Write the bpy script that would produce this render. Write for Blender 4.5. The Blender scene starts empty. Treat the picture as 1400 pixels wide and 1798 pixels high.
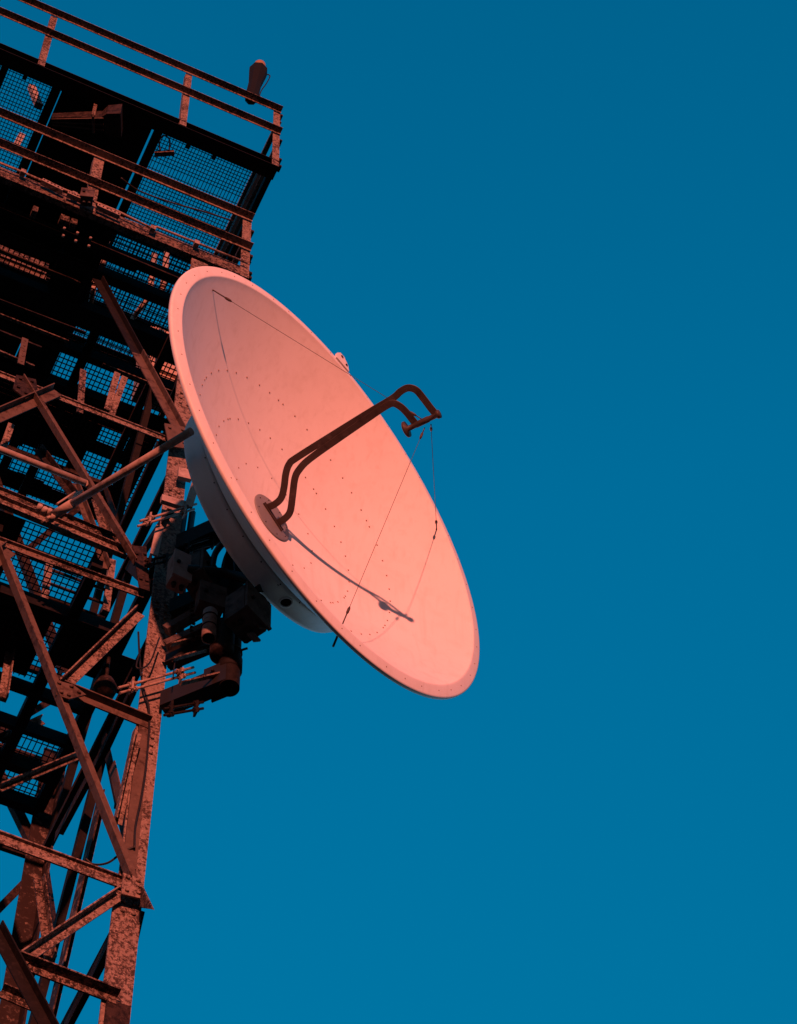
import bpy, bmesh, math, random
from mathutils import Vector as V, Matrix
random.seed(7)
R = math.radians
sc = bpy.context.scene
col = sc.collection

# ------------------------------------------------------------------ camera
PW, PH, FPX = 1400.0, 1798.0, 4200.0
PITCH, ROLL = R(59.3), R(-3.72)
CAM = V((0, 0, 1.7))
_fw = V((0, math.cos(PITCH), math.sin(PITCH)))
_r0 = V((1, 0, 0)); _u0 = V((0, -math.sin(PITCH), math.cos(PITCH)))
RT = _r0*math.cos(ROLL) + _u0*math.sin(ROLL)
UP = -_r0*math.sin(ROLL) + _u0*math.cos(ROLL)
FW = _fw
cd = bpy.data.cameras.new('camera'); cam = bpy.data.objects.new('camera', cd); col.objects.link(cam)
cam.matrix_world = Matrix.Translation(CAM) @ Matrix((RT, UP, -FW)).transposed().to_4x4()
cd.sensor_fit = 'HORIZONTAL'; cd.sensor_width = 36; cd.lens = 36*FPX/PW
cd.clip_start = 0.1; cd.clip_end = 5000
sc.camera = cam

def ray(x, y): return RT*((x-PW/2)/FPX) + UP*((PH/2-y)/FPX) + FW

# ------------------------------------------------------------------ tower frame: u along the front face, w into the tower, z up
AZ = R(61.45)
U = V((math.sin(AZ), math.cos(AZ), 0)); W = V((-math.cos(AZ), math.sin(AZ), 0)); Z = V((0, 0, 1))
K = 0.3
O = CAM + ray(262, 1210)*44.5*K
def T(u, w, z): return O + U*u + W*w + Z*z
def L(p): q = p-O; return V((q.dot(U), q.dot(W), q.dot(Z)))
def onp(x, y, pt, n):
    d = ray(x, y); return CAM + d*((pt-CAM).dot(n)/d.dot(n))
def F(x, y, w=0.0): return onp(x, y, T(0, w, 0), W)          # a point of the plane w
def S(x, y, u=0.0): return onp(x, y, T(u, 0, 0), U)          # a point of the plane u
def H(x, y, z=0.0): return onp(x, y, T(0, 0, z), Z)          # a point of the level z

# ------------------------------------------------------------------ materials
def nodes(name):
    m = bpy.data.materials.new(name); m.use_nodes = True
    nt = m.node_tree; b = nt.nodes['Principled BSDF']
    return m, nt, b
def noise(nt, scale, detail=6, rough=0.6, dist=0.0):
    n = nt.nodes.new('ShaderNodeTexNoise'); n.inputs['Scale'].default_value = scale
    n.inputs['Detail'].default_value = detail; n.inputs['Roughness'].default_value = rough
    n.inputs['Distortion'].default_value = dist
    g = nt.nodes.new('ShaderNodeTexCoord'); nt.links.new(g.outputs['Object'], n.inputs['Vector'])
    return n.outputs['Fac']
def ramp(nt, fac, stops):
    r = nt.nodes.new('ShaderNodeValToRGB'); e = r.color_ramp.elements
    while len(e) < len(stops): e.new(0.5)
    for i, (p, c) in enumerate(stops):
        e[i].position = p; e[i].color = (*c, 1) if len(c) == 3 else c
    nt.links.new(fac, r.inputs['Fac']); return r.outputs['Color']
def mixc(nt, fac, a, b, mode='MIX'):
    m = nt.nodes.new('ShaderNodeMix'); m.data_type = 'RGBA'; m.blend_type = mode
    for s, v in ((m.inputs[0], fac), (m.inputs[6], a), (m.inputs[7], b)):
        if hasattr(v, 'links') or hasattr(v, 'is_linked'): nt.links.new(v, s)
        elif isinstance(v, (int, float)): s.default_value = v
        else: s.default_value = (*v, 1)
    return m.outputs[2]
def bump(nt, b, h, s, d=0.01):
    n = nt.nodes.new('ShaderNodeBump'); n.inputs['Strength'].default_value = s; n.inputs['Distance'].default_value = d
    nt.links.new(h, n.inputs['Height']); nt.links.new(n.outputs['Normal'], b.inputs['Normal'])
def steel(name, paint, rust, fleck, amount, scale=22, rough=0.75):
    m, nt, b = nodes(name)
    big = noise(nt, scale*0.10, 3, 0.5)
    mid = noise(nt, scale, 5, 0.62)
    fine = noise(nt, scale*3.1, 3, 0.6)
    fl = noise(nt, scale*2.2, 3, 0.55)
    ad = nt.nodes.new('ShaderNodeMath'); ad.operation = 'MULTIPLY_ADD'; nt.links.new(big, ad.inputs[0]); ad.inputs[1].default_value = 0.55; nt.links.new(mid, ad.inputs[2])
    a2 = nt.nodes.new('ShaderNodeMath'); a2.operation = 'MULTIPLY_ADD'; nt.links.new(fine, a2.inputs[0]); a2.inputs[1].default_value = 0.35; nt.links.new(ad.outputs[0], a2.inputs[2])
    x = amount + .45
    mask = ramp(nt, a2.outputs[0], [(0, (0, 0, 0)), (1, (1, 1, 1))])
    mr = nt.nodes.new('ShaderNodeMapRange'); mr.inputs['From Min'].default_value = x-.07; mr.inputs['From Max'].default_value = x+.07
    nt.links.new(a2.outputs[0], mr.inputs['Value'])
    c = mixc(nt, mr.outputs[0], rust, paint)
    tone = ramp(nt, mid, [(0.3, (0.75, 0.72, 0.70)), (0.7, (1.12, 1.1, 1.08))])
    c = mixc(nt, 1.0, c, tone, 'MULTIPLY')
    fm = ramp(nt, fl, [(0.57, (0, 0, 0)), (0.68, (.8, .8, .8))])
    c = mixc(nt, fm, c, fleck)
    nt.links.new(c, b.inputs['Base Color'])
    b.inputs['Roughness'].default_value = rough
    b.inputs['Specular IOR Level'].default_value = 0.15
    bump(nt, b, a2.outputs[0], 0.45, 0.004)
    return m
M = {}
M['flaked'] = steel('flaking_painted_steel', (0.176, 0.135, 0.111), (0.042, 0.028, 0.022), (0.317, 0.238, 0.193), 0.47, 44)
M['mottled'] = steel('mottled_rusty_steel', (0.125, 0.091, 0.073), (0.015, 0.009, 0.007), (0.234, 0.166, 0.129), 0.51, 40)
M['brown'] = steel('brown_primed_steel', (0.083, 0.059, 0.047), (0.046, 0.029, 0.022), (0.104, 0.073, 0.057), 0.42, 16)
M['dark'] = steel('dark_weathered_or_shaded_steel', (0.026, 0.016, 0.013), (0.010, 0.006, 0.005), (0.052, 0.033, 0.026), 0.52, 22)
M['black'] = steel('blackened_or_shaded_steel', (0.0075, 0.0052, 0.0045), (0.005, 0.0032, 0.0028), (0.014, 0.010, 0.0085), 0.50, 18)
M['patchy'] = steel('patchy_rusted_steel', (0.158, 0.119, 0.096), (0.018, 0.011, 0.009), (0.042, 0.030, 0.025), 0.65, 14)
M['strut'] = steel('galvanised_tube', (0.301, 0.238, 0.199), (0.183, 0.135, 0.103), (0.350, 0.285, 0.236), 0.36, 10, 0.55)
M['clamp'] = steel('zinc_clamp', (0.250, 0.190, 0.156), (0.109, 0.072, 0.056), (0.350, 0.270, 0.222), 0.42, 26, 0.55)
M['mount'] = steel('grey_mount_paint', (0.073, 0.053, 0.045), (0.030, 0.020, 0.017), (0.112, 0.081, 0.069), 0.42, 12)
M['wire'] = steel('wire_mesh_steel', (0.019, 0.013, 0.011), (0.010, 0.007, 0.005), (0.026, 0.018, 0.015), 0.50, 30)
M['greybox'] = steel('grey_enclosure_paint', (0.258, 0.196, 0.168), (0.146, 0.107, 0.092), (0.292, 0.222, 0.191), 0.36, 9, 0.6)
M['cabinet'] = steel('pale_cabinet_paint', (0.361, 0.266, 0.211), (0.189, 0.118, 0.086), (0.413, 0.311, 0.251), 0.36, 9, 0.6)

def dish_paint(name, base, dirt, rough=0.55):
    m, nt, b = nodes(name)
    big = noise(nt, 1.6, 5, 0.55); fine = noise(nt, 9.0, 8, 0.65, 0.4); sp = noise(nt, 55, 3, 0.5)
    c = mixc(nt, ramp(nt, big, [(0.35, (0, 0, 0)), (0.75, (0.35, 0.35, 0.35))]), base, dirt)
    c = mixc(nt, ramp(nt, fine, [(0.50, (0, 0, 0)), (0.76, (0.42, 0.42, 0.42))]), c, dirt)
    gs = nt.nodes.new('ShaderNodeTexCoord'); mpg = nt.nodes.new('ShaderNodeMapping'); mpg.inputs['Scale'].default_value = (26, 26, 1.1)
    nt.links.new(gs.outputs['Object'], mpg.inputs['Vector']); st = nt.nodes.new('ShaderNodeTexNoise'); st.inputs['Scale'].default_value = 1.0; st.inputs['Detail'].default_value = 4
    nt.links.new(mpg.outputs[0], st.inputs['Vector'])
    c = mixc(nt, ramp(nt, st.outputs['Fac'], [(0.54, (0, 0, 0)), (0.80, (0.5, 0.5, 0.5))]), c, dirt)
    c = mixc(nt, ramp(nt, sp, [(0.70, (0, 0, 0)), (0.76, (0.35, 0.35, 0.35))]), c, dirt)
    nt.links.new(c, b.inputs['Base Color']); b.inputs['Roughness'].default_value = rough
    b.inputs['Specular IOR Level'].default_value = 0.25
    bump(nt, b, fine, 0.08, 0.004)
    return m
M['dish'] = dish_paint('white_reflector_paint', (0.64, 0.63, 0.61), (0.50, 0.47, 0.43))
M['shroud'] = dish_paint('grey_white_shroud_paint', (0.74, 0.73, 0.72), (0.58, 0.55, 0.53))
M['hub'] = dish_paint('grey_hub_plate', (0.15, 0.16, 0.17), (0.12, 0.115, 0.11), 0.5)
M['rivet'] = dish_paint('rust_stained_rivet', (0.27, 0.18, 0.15), (0.16, 0.10, 0.08))
M['guide'] = steel('copper_brown_waveguide', (0.046, 0.034, 0.029), (0.030, 0.021, 0.018), (0.066, 0.050, 0.043), 0.42, 8, 0.5)
def plain(name, c, rough=0.6):
    m, nt, b = nodes(name); f = noise(nt, 14, 5)
    cc = mixc(nt, f, [x*0.75 for x in c], [x*1.2 for x in c])
    nt.links.new(cc, b.inputs['Base Color']); b.inputs['Roughness'].default_value = rough
    b.inputs['Specular IOR Level'].default_value = 0.2
    return m
M['cable'] = plain('black_cable_jacket', (0.012, 0.011, 0.011), 0.5)
M['stay'] = plain('stay_wire_strand', (0.05, 0.035, 0.03), 0.5)
M['amber'] = plain('amber_lens', (0.26, 0.15, 0.06), 0.5)
M['void'] = plain('open_port_interior', (0.004, 0.0035, 0.0035), 0.9)
m, nt, b = nodes('dry_gravel_ground'); M['ground'] = m
c = ramp(nt, noise(nt, 3, 10, 0.7), [(0.3, (0.02, 0.015, 0.012)), (0.7, (0.055, 0.042, 0.035))])
nt.links.new(c, b.inputs['Base Color']); b.inputs['Roughness'].default_value = 0.95

# ------------------------------------------------------------------ mesh building
class MB:
    def __init__(s): s.v = []; s.f = []; s.sm = []; s.mi = []
    def add(s, vs, fs, smooth=False, mi=0):
        o = len(s.v); s.v += [V(p) for p in vs]
        for f in fs: s.f.append([i+o for i in f]); s.sm.append(smooth); s.mi.append(mi)
        return s
    def extr(s, prof, p0, p1, a, b, mi=0):
        """closed 2-D outline (in axes a, b) drawn from p0 to p1"""
        n = len(prof)
        vs = [p0 + a*x + b*y for x, y in prof] + [p1 + a*x + b*y for x, y in prof]
        fs = [[i, (i+1) % n, n+(i+1) % n, n+i] for i in range(n)]
        fs += [list(range(n))[::-1], list(range(n, 2*n))]
        return s.add(vs, fs, False, mi)
    def bar(s, p0, p1, a, wa, wb, mi=0):
        d = (p1-p0).normalized(); a = (a - d*a.dot(d)).normalized(); b = d.cross(a)
        return s.extr([(-wa/2, -wb/2), (wa/2, -wb/2), (wa/2, wb/2), (-wa/2, wb/2)], p0, p1, a, b, mi)
    def angle(s, p0, p1, a, b, sa, sb, t):
        """L section: corner line p0-p1, flanges along a and b"""
        d = (p1-p0).normalized(); a = (a-d*a.dot(d)).normalized(); b = (b-d*b.dot(d)); b = (b-a*b.dot(a)).normalized()
        return s.extr([(0, 0), (sa, 0), (sa, t), (t, t), (t, sb), (0, sb)], p0, p1, a, b)
    def chan(s, p0, p1, a, b, sa, sb, t):
        """C section: web along a, flanges along b at both ends"""
        return s.extr([(0, 0), (0, sb), (t, sb), (t, t), (sa-t, t), (sa-t, sb), (sa, sb), (sa, 0)], p0, p1, a, b)
    def box(s, c, a, b, cc, mi=0):
        vs = [c + a*i + b*j + cc*k for i in (-1, 1) for j in (-1, 1) for k in (-1, 1)]
        return s.add(vs, [[0, 1, 3, 2], [4, 6, 7, 5], [0, 4, 5, 1], [2, 3, 7, 6], [0, 2, 6, 4], [1, 5, 7, 3]], False, mi)
    def plate(s, pts, nrm, t, mi=0):
        n = len(pts); vs = list(pts) + [p + nrm*t for p in pts]
        fs = [[i, (i+1) % n, n+(i+1) % n, n+i] for i in range(n)] + [list(range(n))[::-1], list(range(n, 2*n))]
        return s.add(vs, fs, False, mi)
    def tube(s, pts, r, n=10, caps=True, mi=0):
        pts = [V(p) for p in pts]; N = len(pts)
        rs = r if isinstance(r, (list, tuple)) else [r]*N
        rings = []; prev = None
        for i, p in enumerate(pts):
            d = ((pts[min(i+1, N-1)]-p).normalized() + (p-pts[max(i-1, 0)]).normalized()).normalized()
            if prev is None:
                a = d.cross(Z if abs(d.z) < 0.9 else V((1, 0, 0))).normalized()
            else: a = (prev - d*prev.dot(d)).normalized()
            prev = a; b = d.cross(a)
            rings.append([p + (a*math.cos(6.2832*k/n) + b*math.sin(6.2832*k/n))*rs[i] for k in range(n)])
        vs = [q for g in rings for q in g]
        fs = [[i*n+k, i*n+(k+1) % n, (i+1)*n+(k+1) % n, (i+1)*n+k] for i in range(N-1) for k in range(n)]
        s.add(vs, fs, True, mi)
        if caps:
            o = len(s.v)-len(vs)
            s.f += [[o+k for k in range(n)][::-1], [o+(N-1)*n+k for k in range(n)]]; s.sm += [False, False]; s.mi += [mi, mi]
        return s
    def cyl(s, p0, p1, r, n=16, mi=0): return s.tube([p0, p1], r, n, True, mi)
    def lathe(s, prof, c, e1, e2, ax, n=96, mi=0, smooth=True):
        """(radius, height) outline turned about ax through c"""
        vs = []
        for (r, h) in prof:
            vs += [c + ax*h + (e1*math.cos(2*math.pi*k/n) + e2*math.sin(2*math.pi*k/n))*r for k in range(n)]
        fs = [[i*n+k, i*n+(k+1) % n, (i+1)*n+(k+1) % n, (i+1)*n+k] for i in range(len(prof)-1) for k in range(n)]
        return s.add(vs, fs, smooth, mi)
    def build(s, name, mats, parent=None, org=None):
        base = V((0, 0, 0))
        q = parent
        while q is not None: base = base + V(q.location); q = q.parent
        me = bpy.data.meshes.new(name)
        org = org or V((0, 0, 0))
        me.from_pydata([p-base-org for p in s.v], [], s.f)
        for p, sm, mi in zip(me.polygons, s.sm, s.mi): p.use_smooth = sm; p.material_index = mi
        bm = bmesh.new(); bm.from_mesh(me); bmesh.ops.recalc_face_normals(bm, faces=bm.faces); bm.to_mesh(me); bm.free()
        for mm in (mats if isinstance(mats, (list, tuple)) else [mats]): me.materials.append(M[mm])
        o = bpy.data.objects.new(name, me); col.objects.link(o)
        o.parent = parent; o.location = org
        return o
def tag(o, label, cat, group=None):
    o['label'] = label; o['category'] = cat
    if group: o['group'] = group
    return o
def thing(name, loc, label, cat, group=None):
    o = bpy.data.objects.new(name, None); o.empty_display_size = 0.1; col.objects.link(o); o.location = loc
    return tag(o, label, cat, group)
def solo(mb, name, mat, org, label, cat, group=None): return tag(mb.build(name, mat, None, org), label, cat, group)
def arc(pts, n=8):
    """smooth curve through the points (Catmull-Rom)"""
    P = [V(p) for p in pts]; P = [P[0]*2-P[1]] + P + [P[-1]*2-P[-2]]; out = []
    for i in range(1, len(P)-2):
        for k in range(n):
            t = k/n; a, b, c, d = P[i-1:i+3]
            out.append(0.5*((2*b) + (c-a)*t + (2*a-5*b+4*c-d)*t*t + (3*b-a-3*c+d)*t**3))
    return out + [P[-2]]

# ------------------------------------------------------------------ ground
GZ = -O.z
g = MB(); n = 40
vs = [V(((i/n-.5)*6000, (j/n-.5)*6000, 0)) for j in range(n+1) for i in range(n+1)]
g.add(vs, [[j*(n+1)+i, j*(n+1)+i+1, (j+1)*(n+1)+i+1, (j+1)*(n+1)+i] for j in range(n) for i in range(n)])
go = g.build('ground', 'ground'); go['kind'] = 'structure'

# ------------------------------------------------------------------ lattice tower
TW = 2.07
def lean(z): return 0.045 + 0.0084*(z+2.69)
def Q(u, w, z): return T(u+lean(z), w, z)
tower = thing('lattice_tower', Q(-TW/2, TW/2, GZ), 'rusty steel lattice tower of flaking angle iron rising at the left edge', 'tower')
Z1 = 8.25
FL = 0.135   # leg flange
def leg(u, w, su, sw, mat, top):
    b = MB()
    for z0, z1, s in ((GZ, -1.72, FL+.012), (-1.72, top, FL)):
        b.angle(Q(u, w, z0), Q(u, w, z1), U*su, W*sw, s, s, 0.014)
    zz = GZ+1.5
    while zz < top-.2:      # bolts of the splices
        for k in range(3):
            for j in (0.3, 0.72):
                c = Q(u, w, zz+0.07*k) + U*su*FL*j
                b.cyl(c, c - W*sw*0.014, 0.011, 6)
        zz += 1.33
    return b.build('leg', mat, tower)
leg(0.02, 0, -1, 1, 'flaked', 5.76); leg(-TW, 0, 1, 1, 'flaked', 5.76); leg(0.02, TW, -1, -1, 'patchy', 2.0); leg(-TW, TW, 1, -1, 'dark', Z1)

def horiz(p0, p1, mat, out, s=0.07, so=None, name='crossbeam', par=None):
    """angle-iron horizontal: flange outwards on top, web hanging below"""
    b = MB(); b.angle(p0, p1, -Z, out, s*.85, so or s, 0.009); return b.build(name, mat, par or tower)
def brace(p0, p1, mat, out, s=0.075, flip=1, s2=0.05):
    b = MB(); d = (p1-p0).normalized(); side = d.cross(out).normalized()*flip
    b.angle(p0-side*s/2, p1-side*s/2, side, out, s, s2, 0.008); return b.build('diagonal_brace', mat, tower)

# front face, members bolted outside the legs
fo = -W
def FP(x, y, k=1): return F(x, y, -0.012*k)
horiz(FP(30, 668), FP(322, 782), 'flaked', fo, .06, .022)
horiz(FP(-10, 946), FP(252, 1043), 'mottled', fo, .065, .03)
horiz(FP(-10, 1462), FP(236, 1553), 'flaked', fo, .085, .028)
horiz(FP(108, 1207), FP(262, 1270), 'brown', fo, .070, .055)
horiz(FP(20, 1682), FP(205, 1752), 'mottled', fo, .062, .062)
brace(FP(45, 668, 3), FP(243, 992, 3), 'brown', fo, .07, -1, .05)
brace(FP(0, 962, 3), FP(234, 1550, 3), 'brown', fo, .07, -1, .055)
brace(F(170, 492, .42), F(244, 630, .18), 'black', fo, .075)  # upper half of the brace, its shade put into black steel
brace(F(240, 622, .16), FP(314, 758, 3), 'brown', fo, .075)
brace(FP(244, 1078, 2), FP(108, 1210, 2), 'flaked', fo, .07, -1)
brace(FP(208, 1575, 2), FP(36, 1690, 2), 'flaked', fo, .055, -1)
brace(FP(-12, 1630, 3), FP(95, 1830, 3), 'black', fo, .07)
def LE(x, y, x1, y1):
    """carry a front horizontal on to the left leg"""
    p, q = FP(x, y), FP(x1, y1); lp_, lq = L(p), L(q); t = (-TW-.03+lean(lp_.z)-lq.x)/(lp_.x-lq.x); return q.lerp(p, t)
horiz(LE(30, 668, 322, 782), FP(30, 668), 'flaked', fo, .06, .022)
horiz(LE(-10, 946, 252, 1043), FP(-10, 946), 'mottled', fo, .06)
horiz(LE(-10, 1462, 236, 1553), FP(-10, 1462), 'flaked', fo, .075)
# mirrored half of the front face, mostly outside the frame
c0 = L(FP(45, 668)); c1 = L(FP(0, 962))
def mir(p, k=3):
    q = L(p); return T(-TW+0.02+lean(q.z)*2-q.u if False else (-TW-q.x+2*lean(q.z)), -0.012*k, q.z)
brace(mir(FP(45, 668, 3)), mir(FP(243, 992, 3)), 'brown', fo, .085, -1)
brace(mir(FP(0, 962, 3)), mir(FP(234, 1550, 3)), 'brown', fo, .085, -1)
# other faces: K bracing between the same levels
LV = [5.70, 2.90, 0.93, -1.70, -4.6, -8.0, GZ+0.3]
def face(P, out, lv, mat, mat2):
    for i, z in enumerate(lv):
        horiz(P(0, z), P(1, z), mat, out, .065)
        if i+1 < len(lv):
            zn = lv[i+1]
            brace(P(.5, z)+out*.02, P(0.02, zn+.08)+out*.02, mat2, out, .07)
            brace(P(.5, z)+out*.03, P(.98, zn+.08)+out*.03, mat2, out, .07, -1)
            zm = (z+zn)/2
            horiz(P(0.02, zm), P(.26, zm)+out*.006, mat2, out, .05); horiz(P(.98, zm), P(.74, zm)+out*.006, mat2, out, .05)
            brace(P(0.01, z-.12)+out*.036, P(.25, zm)+out*.036, mat, out, .05); brace(P(.99, z-.12)+out*.036, P(.75, zm)+out*.036, mat, out, .05)
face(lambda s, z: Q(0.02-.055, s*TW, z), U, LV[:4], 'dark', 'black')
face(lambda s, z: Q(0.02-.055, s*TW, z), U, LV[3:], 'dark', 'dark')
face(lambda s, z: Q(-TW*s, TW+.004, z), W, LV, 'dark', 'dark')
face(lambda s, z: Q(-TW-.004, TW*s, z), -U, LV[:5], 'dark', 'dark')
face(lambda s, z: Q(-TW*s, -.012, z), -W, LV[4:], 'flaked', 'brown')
# further members of the side and inside that show from below
def inner(a, b, plane, mat, s=.06, at=0.0, flip=1):
    f = {'s': S, 'f': F}[plane]
    out = {'s': U, 'f': -W}[plane]
    brace(f(*a, at), f(*b, at), mat, out, s, flip)
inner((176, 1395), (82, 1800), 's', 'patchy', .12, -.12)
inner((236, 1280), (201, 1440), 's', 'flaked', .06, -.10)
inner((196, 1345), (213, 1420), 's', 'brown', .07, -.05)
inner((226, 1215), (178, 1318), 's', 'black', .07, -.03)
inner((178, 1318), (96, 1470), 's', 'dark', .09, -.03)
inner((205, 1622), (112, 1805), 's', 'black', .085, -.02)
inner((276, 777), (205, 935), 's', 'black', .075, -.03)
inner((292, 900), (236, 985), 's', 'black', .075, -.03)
inner((66, 1545), (86, 1690), 'f', 'mottled', .05, .6)
inner((0, 1388), (135, 1332), 'f', 'mottled', .032, .9)
inner((0, 1302), (74, 1268), 'f', 'mottled', .05, 1.6)
inner((20, 1118), (3, 1232), 'f', 'flaked', .05, 1.0)
inner((0, 1745), (72, 1776), 'f', 'mottled', .06, .5)
inner((128, 850), (185, 1000), 'f', 'brown', .045, .5)
inner((168, 880), (188, 950), 'f', 'mottled', .06, .4)
inner((64, 790), (132, 880), 'f', 'dark', .055, .35)
# gusset plates
def gus(pts, k, mat): 
    b = MB(); b.plate([F(x, y, -.012*k) for x, y in pts], -W, 0.01)
    p0 = sum((V(p) for p in b.v[:len(pts)]), V())/len(pts)
    for x, y in pts:
        c = p0.lerp(F(x, y, -.012*k), .6); b.cyl(c-W*.01, c-W*.024, .011, 6)
    b.build('gusset_plate', mat, tower)
gus([(28, 660), (62, 668), (66, 690), (44, 702), (22, 684)], 5.2, 'dark')
gus([(232, 960), (256, 962), (262, 1040), (244, 1034)], 5.2, 'dark')
gus([(215, 1535), (246, 1545), (252, 1562), (246, 1580), (212, 1572)], 5.2, 'flaked')
gus([(92, 1195), (128, 1205), (150, 1222), (120, 1230), (98, 1222)], 5.2, 'brown')
gus([(288, 745), (326, 752), (330, 790), (296, 785)], 5.2, 'brown')
b = MB(); b.plate([S(x, y, 0.035) for x, y in ((247, 1552), (268, 1597), (246, 1592))], U, .01); b.plate([F(247, 1552, -.02), F(268, 1597, -.02), F(244, 1594, -.02)], -W, .01)
b.build('gusset_plate', 'mottled', tower)
b = MB(); b.plate([F(x, y, -.005) for x, y in ((186, 1758), (228, 1770), (224, 1830), (178, 1830))], -W, .012); b.build('splice_or_shade_plate', 'dark', tower)  # added dark plate: shade on the lower leg made into a part
# smooth back plate riveted on the leg
b = MB(); b.plate([F(x, y, -.004) for x, y in ((243, 1275), (262, 1285), (238, 1530), (214, 1520))], -W, .012); b.build('splice_or_shade_plate', 'brown', tower)

# ------------------------------------------------------------------ platforms
def grating(b, u0, u1, w0, w1, z, pu=.030, pw=.035, t=.006, h=.010):
    j = lambda a: random.uniform(-a, a)
    u = u0
    while u <= u1:
        a, m_, c = T(u+j(.0025), w0, z), T(u+j(.004), (w0+w1)/2+j(.3*(w1-w0)), z+j(.004)), T(u+j(.0025), w1, z)
        b.bar(a, m_, U, t, h); b.bar(m_, c, U, t, h); u += pu
    w = w0
    while w <= w1:
        if random.random() > .02:
            a, m_, c = T(u0, w+j(.003), z+.006), T((u0+u1)/2+j(.3*(u1-u0)), w+j(.005), z+.006+j(.003)), T(u1, w+j(.003), z+.006)
            b.bar(a, m_, W, t, t); b.bar(m_, c, W, t, t)
        w += pw
def rail_l(par, p0, p1, mat='flaked', s=.05):
    b = MB(); b.angle(p0, p1, -Z, -W, s*.62, s*1.25, .006); return b.build('rail', mat, par)

# --- upper platform
z1 = 8.37
uR = L(F(490, 285)).x
pf = thing('steel_platform', T(-.6, 1, z1), 'upper walkway platform with wire mesh floor under the beacon, against the sky', 'platform', 'steel walkway platforms of the tower')
uA = L(H(279, 226, z1)).x; uB = L(H(100, 152, z1)).x; uL = -2.75; D1 = 2.35
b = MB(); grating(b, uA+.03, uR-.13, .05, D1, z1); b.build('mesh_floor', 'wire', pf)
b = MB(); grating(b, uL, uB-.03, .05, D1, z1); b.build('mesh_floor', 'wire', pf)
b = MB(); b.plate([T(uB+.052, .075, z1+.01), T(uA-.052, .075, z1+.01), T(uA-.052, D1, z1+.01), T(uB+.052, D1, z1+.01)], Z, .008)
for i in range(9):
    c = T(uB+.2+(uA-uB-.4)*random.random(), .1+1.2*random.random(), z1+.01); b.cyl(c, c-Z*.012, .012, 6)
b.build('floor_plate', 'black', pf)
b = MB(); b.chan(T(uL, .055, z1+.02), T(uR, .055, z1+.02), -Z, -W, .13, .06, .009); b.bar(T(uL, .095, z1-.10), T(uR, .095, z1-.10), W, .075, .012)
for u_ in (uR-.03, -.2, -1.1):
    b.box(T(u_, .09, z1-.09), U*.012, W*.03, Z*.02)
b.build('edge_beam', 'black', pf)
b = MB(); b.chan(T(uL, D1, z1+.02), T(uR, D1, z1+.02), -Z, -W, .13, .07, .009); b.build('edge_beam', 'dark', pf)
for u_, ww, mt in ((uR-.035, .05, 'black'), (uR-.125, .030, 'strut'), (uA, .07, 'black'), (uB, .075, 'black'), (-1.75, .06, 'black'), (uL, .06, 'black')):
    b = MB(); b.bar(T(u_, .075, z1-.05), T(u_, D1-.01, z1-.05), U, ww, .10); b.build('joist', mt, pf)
for w_ in (1.15, 1.9):
    b = MB(); b.bar(T(uL, w_, z1-.035), T(uR-.16, w_, z1-.035), W, .05, .05); b.build('joist', 'black', pf)
for u_ in (uA+.28, uA+.52, uB-.28, uB+.45):
    b = MB(); b.box(T(u_, .135, z1-.09), U*.018, W*.04, Z*.008); b.build('floor_clip', 'black', pf)
gr = MB().cyl(T(uR-.01, .0, z1), T(uR-.01, .0, z1+.01), .01).build('guard_rail', 'dark', pf)
zt = L(F(495, 200)).z; zm = z1+.02+(zt-z1)*.53
for (zz) in (zt, zm): rail_l(gr, T(uL, -.012, zz), T(uR, -.012, zz))
for x, y in ((322, 213), (76, 100)):
    u_ = L(F(x, y)).x
    b = MB(); b.angle(T(u_-.03, -.003, z1-.08), T(u_-.03, -.003, zt-.01), U, W, .06, .05, .007); b.build('post', 'flaked', gr)
b = MB(); b.angle(T(uR, -.003, z1-.10), T(uR, -.003, zt+.03), -U, W, .065, .06, .007); b.build('post', 'flaked', gr)
for zz in (zt, zm):
    b = MB(); b.angle(T(uR-.004, .07, zz), T(uR-.004, D1, zz), -Z, U, .05, .05, .006); b.build('rail', 'flaked', gr)
b = MB(); b.angle(T(uR, D1, z1-.1), T(uR, D1, zt), -U, -W, .065, .06, .007); b.build('post', 'mottled', gr)
for zz in (zt-.02, zm+.2, zm-.1, z1+.1, z1-.05):
    b = MB(); b.box(T(uR+.016, .03, zz), U*.012, W*.03, Z*.014); b.build('bolt_lug', 'dark', gr)

# --- middle platform
z2 = 5.95
uR2 = L(F(437, 475)).x
pm = thing('steel_platform', T(-.6, 1, z2), 'middle walkway platform just above the dish with mesh slots between dark joists', 'platform', 'steel walkway platforms of the tower')
uP = L(H(172, 452, z2)).x; D2 = 2.6
wA = L(H(75, 505, z2)).y
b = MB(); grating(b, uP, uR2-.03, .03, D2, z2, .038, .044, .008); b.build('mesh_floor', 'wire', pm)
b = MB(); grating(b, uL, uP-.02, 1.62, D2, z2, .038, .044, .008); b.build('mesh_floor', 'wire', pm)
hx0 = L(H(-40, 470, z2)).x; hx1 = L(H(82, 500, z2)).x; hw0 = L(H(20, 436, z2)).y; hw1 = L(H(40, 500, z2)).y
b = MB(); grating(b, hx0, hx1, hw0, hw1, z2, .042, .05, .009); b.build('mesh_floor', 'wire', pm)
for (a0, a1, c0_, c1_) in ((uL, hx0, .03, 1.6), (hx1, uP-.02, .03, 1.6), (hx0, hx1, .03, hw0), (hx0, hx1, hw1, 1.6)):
    b = MB(); b.plate([T(a0+.004, c0_, z2), T(a1-.004, c0_, z2), T(a1-.004, c1_, z2), T(a0+.004, c1_, z2)], Z, .008); b.build('floor_plate', 'black', pm)
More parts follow.
